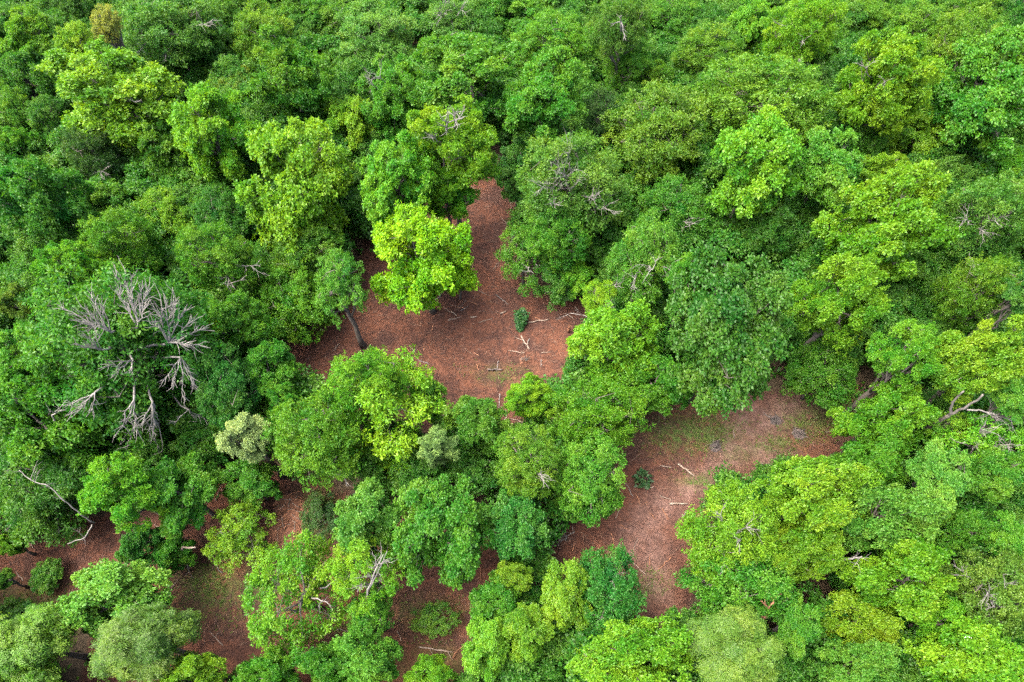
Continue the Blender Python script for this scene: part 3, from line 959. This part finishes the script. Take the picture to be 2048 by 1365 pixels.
T(870, 1240, 95, 60, 'sparse', 'M', 'thin low shrub on the lower centre mulch', ht=2.2, cat='shrub', name='shrub')
T(1085, 1345, 90, 60, 'bush', 'D', 'dark bush on the bottom edge left of the broad light green tree', ht=6)
T(1165, 1290, 70, 70, 'bush', 'D', 'dark bush beneath the yellowish speckled tree', ht=5)
# --- lower right
T(1620, 1005, 225, 195, 'wide', 'L', 'large bright yellow-green tree below the right clearing', ht=13, var=4)
T(1455, 1065, 185, 195, 'fine', 'L', 'yellow-green twiggy tree left of the large bright tree below the right clearing', ht=11, var=2, bare=[(1480, 1080, 5, .9, .05), (1440, 1030, 6, .8, .04), (1500, 1055, 4, .8, .04), (1440, 1150, 5, .8, .04)])
T(1590, 1105, 170, 110, 'wide', 'L', 'bright lower crown beneath the large bright tree in the lower right', ht=10)
T(1775, 1035, 195, 165, 'broad', 'P', 'pale bluish-green tree right of the large bright tree in the lower right', ht=12, var=1)
T(1795, 1160, 200, 165, 'broad', 'L', 'yellow-green speckled tree below the pale bluish-green one', ht=11, var=2)
T(1735, 940, 160, 95, 'broad', 'M', 'mid-green tree directly above the pale bluish-green tree in the lower right', ht=10)
T(1878, 955, 110, 140, 'broad', 'P', 'pale green tree below the sparse bare-limbed tree at the right', ht=11, var=0)
T(1990, 950, 120, 120, 'broad', 'M', 'mid-dark tree near the right edge below the bare limbs', ht=10)
T(1915, 1055, 112, 98, 'broad', 'M', 'muted green large-leaved tree near the right edge in the lower half', ht=8)
T(2015, 1075, 85, 105, 'broad', 'M', 'green tree cut by the right edge above the grey-olive twiggy tree', ht=8)
T(1978, 1190, 185, 190, 'fine', 'S', 'grey-olive twiggy tree with white twigs at the lower right edge', ht=10, var=1, bare=[(1975, 1185, 6, .9, .05), (1990, 1215, 5, .8, .05), (2010, 1160, 5, .9, .04), (1920, 1140, 4, .8, .05)])
T(1458, 1298, 175, 155, 'feather', 'F', 'round greyish-olive feathery tree near the bottom edge right of centre', ht=11, var=2)
T(1480, 1160, 220, 110, 'fine', 'M', 'olive lower crown above the round greyish-olive feathery tree', ht=9)
T(1720, 1330, 155, 95, 'broad', 'P', 'pale speckled tree on the bottom edge in the lower right', ht=9, var=1)
T(1950, 1320, 225, 115, 'broad', 'L', 'bright yellow-green tree in the bottom right corner', ht=10, var=0)
T(1720, 1245, 155, 85, 'broad', 'L', 'bright yellow-green low tree above the pale speckled bottom tree', ht=8)
T(1880, 1240, 110, 80, 'broad', 'L', 'yellow-green tree left of the grey-olive twiggy tree\'s foot', ht=8)
T(1595, 1250, 90, 110, 'broad', 'M', 'mid-dark tree right of the round greyish-olive feathery tree', ht=8)
T(1362, 1270, 75, 110, 'broad', 'D', 'dark bush-like tree left of the round greyish-olive feathery tree', ht=7)
T(1560, 1345, 90, 70, 'bush', 'D', 'dark bush on the bottom edge right of the feathery olive tree', ht=5)


# ------------------------------------------------------------------ dead wood and small things on the ground
def named(label_start):
    for t in TREES.values():
        if t['root']['label'].startswith(label_start):
            return t
    raise KeyError(label_start)


def limb(t, pts, r0, r1, name='dead_branch', material=None, twigs=0):
    """a limb of tree t through photo points with heights (px, py, z)"""
    base = np.array(t['root'].location)
    p = np.array([at(*q) for q in pts]) - base
    tt = np.linspace(0, 1, len(p))
    t2 = np.linspace(0, 1, len(p) * 3)
    q = np.stack([np.interp(t2, tt, p[:, j]) for j in range(3)], 1) + t['rng'].normal(0, .03, (len(t2), 3))
    tb = Tubes()
    tb.add(q, np.linspace(r0, r1, len(q)), 7)
    for i_ in range(twigs):
        f = t['rng'].integers(len(q) // 3, len(q))
        d = unit(t['rng'].normal(0, 1, 3) + unit(q[-1] - q[0]) * .8)
        spray(tb, q[f], q[f] + d * t['rng'].uniform(.6, 1.3), t['rng'], r1 * .7, 4, .6, .8, 1)
    return link(name, tb.mesh(name, material or GREY), t['root'])


t = named('pale bright tree near the right edge')
limb(t, [(1848, 862, 4.0), (1872, 845, 6.0), (1897, 830, 7.4)], .17, .12, 'limb', BARK)
limb(t, [(1897, 830, 7.4), (1920, 820, 8.2), (1942, 808, 9.0), (1968, 790, 10.2)], .10, .06, 'limb', TWIG)
limb(t, [(1897, 830, 7.4), (1904, 810, 8.5), (1912, 797, 9.2), (1927, 784, 10.2)], .09, .05, 'limb', TWIG)
limb(t, [(1935, 819, 8.4), (1962, 822, 8.4), (1990, 830, 8.2), (2025, 842, 8.0)], .06, .025, 'dead_branch', GREY, 9)
t = named('dark tree crossed by a long')
limb(t, [(188, 1046, 4.5), (160, 1028, 6.0), (128, 1000, 7.4), (100, 972, 8.1), (62, 962, 8.4), (38, 940, 8.6)], .05, .02, 'dead_branch', GREY, 8)
limb(t, [(186, 1050, 4.5), (170, 1075, 5.0), (135, 1090, 5.2)], .05, .02, 'dead_branch', GREY, 2)
t = named('spindly tree with forked white')
limb(t, [(735, 1190, 8.4), (748, 1150, 9.8), (766, 1112, 10.8)], .05, .02, 'dead_branch', GREY, 2)
limb(t, [(740, 1180, 8.6), (758, 1140, 9.9), (772, 1105, 10.6)], .035, .015, 'dead_branch', GREY, 2)
t = named('pale loose tree with a visible grey')
limb(t, [(1237, 122, 5), (1240, 85, 9), (1242, 45, 12.5)], .16, .08, 'limb', GREY, 5)
t = named('yellow-green tree with white twigs standing')
limb(t, [(1599, 172, 1.5), (1600, 120, 7.5)], .17, .15, 'limb', GREY)
limb(t, [(1610, 178, 1.0), (1616, 140, 6.0)], .14, .12, 'limb', BARK)
t = named('dense fresh green round tree')
limb(t, [(1190, 640, 2.5), (1165, 630, 3.0), (1142, 628, 3.2)], .05, .025, 'dead_branch', GREY, 2)
t = named('yellow-green speckled tree below')
limb(t, [(1670, 1125, 7.5), (1700, 1118, 8.2), (1725, 1112, 8.6)], .05, .03, 'dead_branch', GREY, 3)
t = named('mid-dark tree right of the round greyish')
limb(t, [(1528, 1235, 6.0), (1532, 1222, 6.6), (1536, 1214, 7.0)], .16, .11, 'snapped_branch', SPLIT, 2)


def log(name, p0, p1, r0, label, material=PALE, group=None, twigs=0, bend=.02, cat='branch', lift=0.0):
    rg = np.random.default_rng(abs(hash((p0, p1))) % 9999 if False else int(p0[0] * 7 + p0[1] * 13 + p1[0]))
    a, b = at(*p0), at(*p1)
    a[2] = gz(a[0], a[1]) + r0 * .75 + .05
    b[2] = gz(b[0], b[1]) + r0 * .6 + .06 + lift
    mid = (a + b) / 2
    q = wander(a - mid, b - mid, 7, bend, rg)
    q[:, 2] += r0 * .2
    tb = Tubes()
    tb.add(q, r0 * np.linspace(1, .65, 7) * rg.uniform(.85, 1.1, 7), 6)
    for _ in range(twigs):
        f = rg.integers(1, 6)
        d = rg.normal(0, 1, 3) * np.array([1, 1, .15])
        tb.add(wander(q[f], q[f] + unit(d) * rg.uniform(.4, 1.0) + np.array([0, 0, .04]), 4, .06, rg), r0 * np.array([.5, .4, .3, .15]), 4)
    o = link(name, tb.mesh(name, material))
    o.location = mid
    tag(o, label, cat, group)
    return o


log('pole', (1355, 929), (1387, 953), .075, 'long straight pale pole lying on the right clearing', cat='log')
log('log', (1338, 1010), (1374, 1009), .085, 'short whitish log lying by the bright twiggy tree on the right clearing', cat='log')
log('stick', (1323, 934), (1342, 936), .05, 'short pale stick with a side twig left of the long pale pole', twigs=1, cat='stick')
log('stick', (1270, 990), (1310, 1040), .035, 'long thin curved brown stick in the middle of the right clearing', SPLIT, bend=.05, cat='stick')
log('stick', (1324, 1018), (1336, 1040), .04, 'orange-brown stick below the short whitish log', SPLIT, cat='stick')
log('branch', (1042, 673), (1059, 700), .07, 'whitish forked branch below the ivy-covered stump', twigs=3)
log('branch', (1056, 647), (1098, 641), .06, 'long pale branch lying right of the ivy-covered stump', twigs=2)
log('stick', (1000, 629), (1012, 625), .07, 'short whitish broken log upper left of the ivy-covered stump', cat='stick')
log('stick', (941, 637), (953, 636), .075, 'bright whitish chunk of wood right of the lemon-yellow tree\'s foot', cat='stick')
log('log', (975, 741), (1005, 741), .09, 'dark half-buried log at the bottom of the central clearing', CHAR, cat='log')
log('stick', (580, 1085), (592, 1105), .06, 'thick orange stick on the orange mulch heap at lower left', PALE, cat='stick')
log('stick', (558, 1104), (582, 1101), .05, 'pale crosswise stick at the foot of the orange mulch heap', PALE, twigs=1, cat='stick')
log('stick', (432, 1002), (446, 962), .035, 'thin tan stem lying on the dark mulch below the white-blossomed tree', PALE, bend=.04, cat='stick')
log('stick', (520, 995), (533, 1012), .05, 'orange stick above the orange mulch heap', SPLIT, cat='stick')
log('stick', (957, 647), (985, 638), .03, 'thin tan stick in the middle of the central clearing', PALE, cat='stick')
log('branch', (838, 1295), (905, 1305), .05, 'tan branch lying near the bottom edge on the lower mulch', PALE, twigs=3)
log('branch', (905, 1320), (945, 1270), .03, 'thin arching reddish stem on the lower mulch', SPLIT, bend=.06)
# smaller sticks scattered over the clearings
rs = np.random.default_rng(321)
xx, yy, qq = sample_mulch(400, 55)
made = 0
for a_, b_, q_ in zip(xx, yy, qq):
    if made >= 130:
        break
    if grass_amount(q_[None])[0] > .5:
        continue
    an, ll = rs.uniform(0, 6.28), rs.uniform(.5, 1.5)
    tb = Tubes()
    d = np.array([math.cos(an), math.sin(an), 0]) * ll * .5
    tb.add(wander(-d, d, 5, .04, rs), rs.uniform(.018, .04) * np.array([1, .95, .85, .7, .4]), 5)
    if rs.random() < .4:
        e = rs.normal(0, .3, 3) * np.array([1, 1, .1])
        tb.add(wander(d * .2, d * .5 + e, 3, .05, rs), .014, 3)
    o = link('stick', tb.mesh('stick', (PALE, SPLIT, GREY, PALE)[rs.integers(4)]))
    o.location = (a_, b_, float(gz(a_, b_)) + .075)
    wh = [i for i in range(4) if inside(MULCH[i], q_[None])[0]][0]
    tag(o, ('thin broken stick lying loose among others on the central clearing', 'thin broken stick lying loose among others on the right clearing',
            'thin broken stick lying loose on the mulch at lower left', 'thin stick lying in the small gap left of the lemon-yellow tree')[wh], 'stick',
        'small sticks scattered on the mulch')
    made += 1

# bare grey bush, bent white stem, stumps and other small plants
rs = np.random.default_rng(12)


def at_root(name, px, py, label, cat, group=None):
    p = at(px, py)
    o = bpy.data.objects.new(name, None)
    COL.objects.link(o)
    o.location = (p[0], p[1], float(gz(p[0], p[1])))
    tag(o, label, cat, group)
    return o


root = at_root('dead_bush', 1112, 1078, 'bare grey dead bush of arching stems at the left tip of the right clearing', 'shrub')
for i_ in range(13):
    a_ = i_ * .55 + rs.uniform(-.2, .2)
    top = np.array([math.cos(a_) * rs.uniform(.3, 1.2) - .1, math.sin(a_) * rs.uniform(.3, 1.2) + .5, rs.uniform(1.0, 2.6)])
    q = wander(np.array([rs.normal(0, .15), rs.normal(0, .15), -.05]), top, 6, .06, rs)
    q[:, :2] += (np.sin(np.linspace(0, 3.1, 6)) * .35)[:, None] * np.array([math.cos(a_), math.sin(a_)])
    tb = Tubes()
    tb.add(q, np.linspace(.05, .018, 6), 5)
    for _ in range(5):
        f = rs.integers(2, 6)
        tb.add(wander(q[f], q[f] + rs.normal(0, .35, 3) + np.array([0, 0, .1]), 3, .08, rs), np.array([.018, .013, .007]), 3)
    link('stem', tb.mesh('stem', GREY), root)

root = at_root('dead_tree', 378, 1145, 'bent white dead stem with a broken arm at lower left', 'dead tree')
bz = np.array(root.location)
tb = Tubes()
pts = [np.array([0, 0, -.1]), at(374, 1128, .8) - bz, at(367, 1112, 2.0) - bz, at(364, 1100, 2.8) - bz, at(365, 1094, 3.2) - bz]
tb.add(np.array(pts), np.array([.05, .08, .10, .09, .06]), 7)
link('trunk', tb.mesh('trunk', PALE), root)
tb = Tubes()
tb.add(np.array([at(365, 1094, 3.2) - bz, at(375, 1096, 3.2) - bz, at(391, 1095, 3.3) - bz, at(391, 1099, 3.0) - bz]), np.array([.06, .055, .05, .03]), 6)
link('dead_branch', tb.mesh('dead_branch', PALE), root)
for e in ((384, 1152), (372, 1135), (360, 1092), (380, 1130), (356, 1118)):
    tb = Tubes()
    spray(tb, at(369, 1117, 1.7) - bz, at(e[0], e[1], .9) - bz, rs, .03, 4, .5, .8, 1)
    link('twig', tb.mesh('twig', GREY), root)


def clump_mesh(rs, n, rad, hgt, L_, W_, material, name='foliage', z0=.1):
    d = unit(rs.normal(0, 1, (n, 3)) + np.array([0, 0, .4]))
    base = d * np.array([rad, rad, hgt]) * rs.uniform(.45, 1, (n, 1)) + np.array([0, 0, z0 + hgt * .5])
    base[:, 2] = np.maximum(base[:, 2], .05)
    V, Q = leaves(base, unit(d + rs.normal(0, .5, d.shape)), unit(d * .5 + np.array([0, 0, .8]) + rs.normal(0, .3, d.shape)), L_ * rs.uniform(.7, 1.3, n), W_ * rs.uniform(.7, 1.3, n))
    return quads_mesh(name, V, Q, rs.random(n), material)


root = at_root('ivy_stump', 1040, 662, 'leaning stump wrapped in dark green ivy in the central clearing', 'stump')
bz = np.array(root.location)
tb = Tubes()
topp = at(1043, 630, 1.0) - bz
tb.add(np.array([[0, 0, -.1], topp * .5, topp]), np.array([.12, .11, .09]), 7)
link('trunk', tb.mesh('trunk', BARK), root)
n_ = 900
f = rs.random(n_) ** .75
d = unit(rs.normal(0, 1, (n_, 3)) * np.array([1, 1, .8]))
base = f[:, None] * topp + d * (.18 + .42 * f[:, None]) * rs.uniform(.4, 1, (n_, 1)) + np.array([0, 0, .15])
V, Q = leaves(base, unit(d + rs.normal(0, .5, d.shape)), unit(d * .5 + np.array([0, 0, .7])), .2 * rs.uniform(.7, 1.3, n_), .16 * rs.uniform(.7, 1.3, n_))
o = link('foliage', quads_mesh('foliage', V, Q, rs.random(n_), LEAF), root)
o.color = (.022, .075, .018, 1)

root = at_root('shrub', 1283, 962, 'small dark grey-green broadleaf plant at the left rim of the right clearing', 'shrub', 'small plants on the mulch')
o = link('foliage', clump_mesh(rs, 110, .62, .3, .3, .2, LEAF), root)
o.color = (.030, .075, .026, 1)
tb = Tubes()
for i_ in range(6):
    a_ = i_ * 1.05
    tb.add(np.array([[0, 0, -.03], [math.cos(a_) * .3, math.sin(a_) * .3, .3], [math.cos(a_) * .55, math.sin(a_) * .55, .45]]), .015, 4)
link('stem', tb.mesh('stem', BARK), root)


def mound(name, px, py, rx, ry, hz, label, material, ntw, seed, group=None, cat='brush pile'):
    rg = np.random.default_rng(seed)
    root = at_root(name, px, py, label, cat, group)
    nr, na = 6, 18
    V = [np.array([[0, 0, hz]])]
    for i_ in range(1, nr + 1):
        f_ = i_ / nr
        a_ = np.linspace(0, 2 * math.pi, na, endpoint=False)
        rj = f_ * (1 + rg.normal(0, .12, na))
        V.append(np.stack([np.cos(a_) * rx * rj, np.sin(a_) * ry * rj, hz * (1 - f_ ** 1.6) + rg.normal(0, .05, na) * hz * 2 - .06 * (i_ == nr)], 1))
    V = np.concatenate(V)
    Q = [[0, 1 + j, 1 + (j + 1) % na] for j in range(na)]
    me = bpy.data.meshes.new('heap')
    fc = [tuple(q_) for q_ in Q]
    for i_ in range(nr - 1):
        for j in range(na):
            b0 = 1 + i_ * na
            fc.append((b0 + j, b0 + na + j, b0 + na + (j + 1) % na, b0 + (j + 1) % na))
    me.from_pydata([tuple(v) for v in V], [], fc)
    me.materials.append(material)
    link('heap', me, root)
    for i_ in range(ntw):
        a_ = rg.uniform(0, 6.28)
        r_ = rg.uniform(.1, .9)
        c_ = np.array([math.cos(a_) * rx * r_, math.sin(a_) * ry * r_, hz * (1 - r_ ** 1.6) + .05])
        d = unit(rg.normal(0, 1, 3) * np.array([1, 1, .5])) * rg.uniform(.2, .5)
        tb = Tubes()
        tb.add(wander(c_ - d, c_ + d, 4, .06, rg), .02, 4)
        link('twig', tb.mesh('twig', (material, TWIG)[i_ % 3 == 0]), root)
    return root


mound('brush_heap', 1430, 894, .42, .5, .28, 'dark round brush heap at the edge of the grass, lowest of the three', CHAR, 22, 3, 'dark brush heaps on the right clearing')
mound('brush_heap', 1596, 870, .55, .5, .25, 'dark spiky brush heap nearest the right end of the clearing', CHAR, 26, 4, 'dark brush heaps on the right clearing')
mound('brush_heap', 1551, 843, .5, .45, .2, 'dark brush heap close under the overhanging trees, uppermost of the three', CHAR, 20, 5, 'dark brush heaps on the right clearing')
mound('rootball', 1048, 722, .36, .42, .4, 'rusty brown torn rootball near the bottom of the central clearing', ROOTS, 20, 6, cat='rootball')
heap_root = mound('mulch_heap', 575, 1050, 1.5, 2.2, .5, 'low heap of orange wood splinters beside the airy sapling', ROOTS, 0, 7, cat='mulch heap')
# splinters lying on that heap
hp = at(575, 1050)
rg = np.random.default_rng(66)
for i_ in range(90):
    a_, r_ = rg.uniform(0, 6.28), math.sqrt(rg.random())
    c_ = np.array([hp[0] + math.cos(a_) * 1.5 * r_, hp[1] + math.sin(a_) * 2.2 * r_, 0])
    zt = float(gz(c_[0], c_[1])) + .5 * (1 - r_ ** 1.6) + .08
    d = unit(rg.normal(0, 1, 3) * np.array([1, 1, .12])) * rg.uniform(.15, .5)
    tb = Tubes()
    tb.add(wander(-d, d, 3, .05, rg), rg.uniform(.015, .03), 4)
    o = link('splinter', tb.mesh('splinter', (SPLIT, PALE, SPLIT)[i_ % 3]), heap_root)
    o.location = (c_[0] - heap_root.location.x, c_[1] - heap_root.location.y, zt - heap_root.location.z)

root = at_root('splintered_stump', 1136, 665, 'orange splintered stump at the right rim of the central clearing', 'stump')
tb = Tubes()
tb.add(np.array([[0, 0, -.1], [0.02, .02, .5], [.05, .03, .8]]), np.array([.14, .11, .08]), 7)
link('trunk', tb.mesh('trunk', SPLIT), root)
for i_ in range(7):
    tb = Tubes()
    a_ = i_ * .9
    tb.add(np.array([[math.cos(a_) * .07, math.sin(a_) * .07, .7], [math.cos(a_) * .12 + .05, math.sin(a_) * .12, rs.uniform(.95, 1.35)]]), np.array([.03, .008]), 4)
    link('splinter', tb.mesh('splinter', SPLIT), root)

# white scrap caught on the foliage in the lower right
pt = at(1939, 1281, 8.2)
nn = 7
gxx, gyy = np.meshgrid(np.linspace(-.28, .28, nn), np.linspace(-.2, .2, nn))
zz = rs.normal(0, .05, gxx.shape)
for top in (0, .012):
    pass
Vt = np.stack([gxx.ravel() + rs.normal(0, .03, nn * nn), gyy.ravel() + rs.normal(0, .03, nn * nn), zz.ravel() + .012], 1)
Vb = Vt - np.array([0, 0, .012])
ii = np.arange(nn * nn).reshape(nn, nn)
qt = np.stack([ii[:-1, :-1], ii[:-1, 1:], ii[1:, 1:], ii[1:, :-1]], -1).reshape(-1, 4)
rim = np.concatenate([ii[0, :], ii[1:, -1], ii[-1, -2::-1], ii[-2:0:-1, 0]])
r2 = np.roll(rim, -1)
qs = np.stack([rim, rim + nn * nn, r2 + nn * nn, r2], -1)
o = link('scrap', quads_mesh('scrap', np.concatenate([Vt, Vb]), np.concatenate([qt, qt[:, ::-1] + nn * nn, qs]), None, WHITE))
o.location = pt
tag(o, 'small crumpled white scrap caught on the yellow-green foliage at lower right', 'scrap')

# ------------------------------------------------------------------ understorey: low leafy growth under and between the trees
def scatter(name, pts_, source, material, s0, s1, label):
    fm = bpy.data.meshes.new(name)
    fm.vertices.add(len(pts_))
    fm.vertices.foreach_set('co', np.asarray(pts_, np.float32).ravel())
    fo = link(name, fm)
    tag(fo, label, 'forest', kind='stuff')
    ng = bpy.data.node_groups.new(name, 'GeometryNodeTree')
    ng.interface.new_socket('Geometry', in_out='INPUT', socket_type='NodeSocketGeometry')
    ng.interface.new_socket('Geometry', in_out='OUTPUT', socket_type='NodeSocketGeometry')
    gi, go = ng.nodes.new('NodeGroupInput'), ng.nodes.new('NodeGroupOutput')
    mp, ip = ng.nodes.new('GeometryNodeMeshToPoints'), ng.nodes.new('GeometryNodeInstanceOnPoints')
    oi = ng.nodes.new('GeometryNodeObjectInfo')
    oi.inputs['Object'].default_value = source
    rv, rsn = ng.nodes.new('FunctionNodeRandomValue'), ng.nodes.new('FunctionNodeRandomValue')
    rv.data_type = 'FLOAT_VECTOR'
    rv.inputs[0].default_value, rv.inputs[1].default_value = (0, 0, 0), (0, 0, 6.28)
    rsn.data_type = 'FLOAT'
    rsn.inputs[2].default_value, rsn.inputs[3].default_value = s0, s1
    sm = ng.nodes.new('GeometryNodeSetMaterial')
    sm.inputs['Material'].default_value = material
    for a_, b_ in ((gi.outputs[0], mp.inputs[0]), (mp.outputs[0], ip.inputs['Points']), (oi.outputs['Geometry'], ip.inputs['Instance']),
                   (rv.outputs[0], ip.inputs['Rotation']), (rsn.outputs[1], ip.inputs['Scale']), (ip.outputs[0], sm.inputs[0]), (sm.outputs[0], go.inputs[0])):
        ng.links.new(a_, b_)
    md = fo.modifiers.new('scatter', 'NODES')
    md.node_group = ng


def crown_of(me):
    return next(o for o in bpy.data.objects if o.name.startswith('crown') and o.data is me)


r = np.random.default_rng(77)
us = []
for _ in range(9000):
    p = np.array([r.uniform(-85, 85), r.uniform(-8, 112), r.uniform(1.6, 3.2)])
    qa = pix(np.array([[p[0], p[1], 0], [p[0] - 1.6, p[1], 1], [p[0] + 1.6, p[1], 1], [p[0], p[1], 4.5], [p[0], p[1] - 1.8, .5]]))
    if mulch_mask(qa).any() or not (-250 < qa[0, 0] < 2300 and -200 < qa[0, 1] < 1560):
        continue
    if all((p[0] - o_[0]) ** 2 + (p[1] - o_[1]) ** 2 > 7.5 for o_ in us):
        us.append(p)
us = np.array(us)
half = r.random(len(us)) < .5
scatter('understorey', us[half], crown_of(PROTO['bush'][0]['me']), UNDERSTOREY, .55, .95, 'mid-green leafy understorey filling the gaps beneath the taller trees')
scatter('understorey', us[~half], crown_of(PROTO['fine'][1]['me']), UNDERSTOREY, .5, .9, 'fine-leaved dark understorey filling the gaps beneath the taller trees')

# ------------------------------------------------------------------ the forest that runs on beyond the picture
r = np.random.default_rng(404)
pts = []
for _ in range(4000):
    p = np.array([r.uniform(-110, 110), r.uniform(-40, 165), 0])
    if (p[1] * CP + H * SP) > 6:
        q = pix(np.array([p[0], p[1], 7.0]))[0]
        if -190 < q[0] < 2240 and -120 < q[1] < 1540:
            continue
    if all((p[0] - o_[0]) ** 2 + (p[1] - o_[1]) ** 2 > 34 for o_ in pts):
        pts.append(p)
pts = np.array(pts)
scatter('surrounding_forest', pts + np.array([0, 0, 7.5]), crown_of(PROTO['billow'][1]['me']), FOREST, .85, 1.35, 'unbroken green forest running on past the edges of the photo')
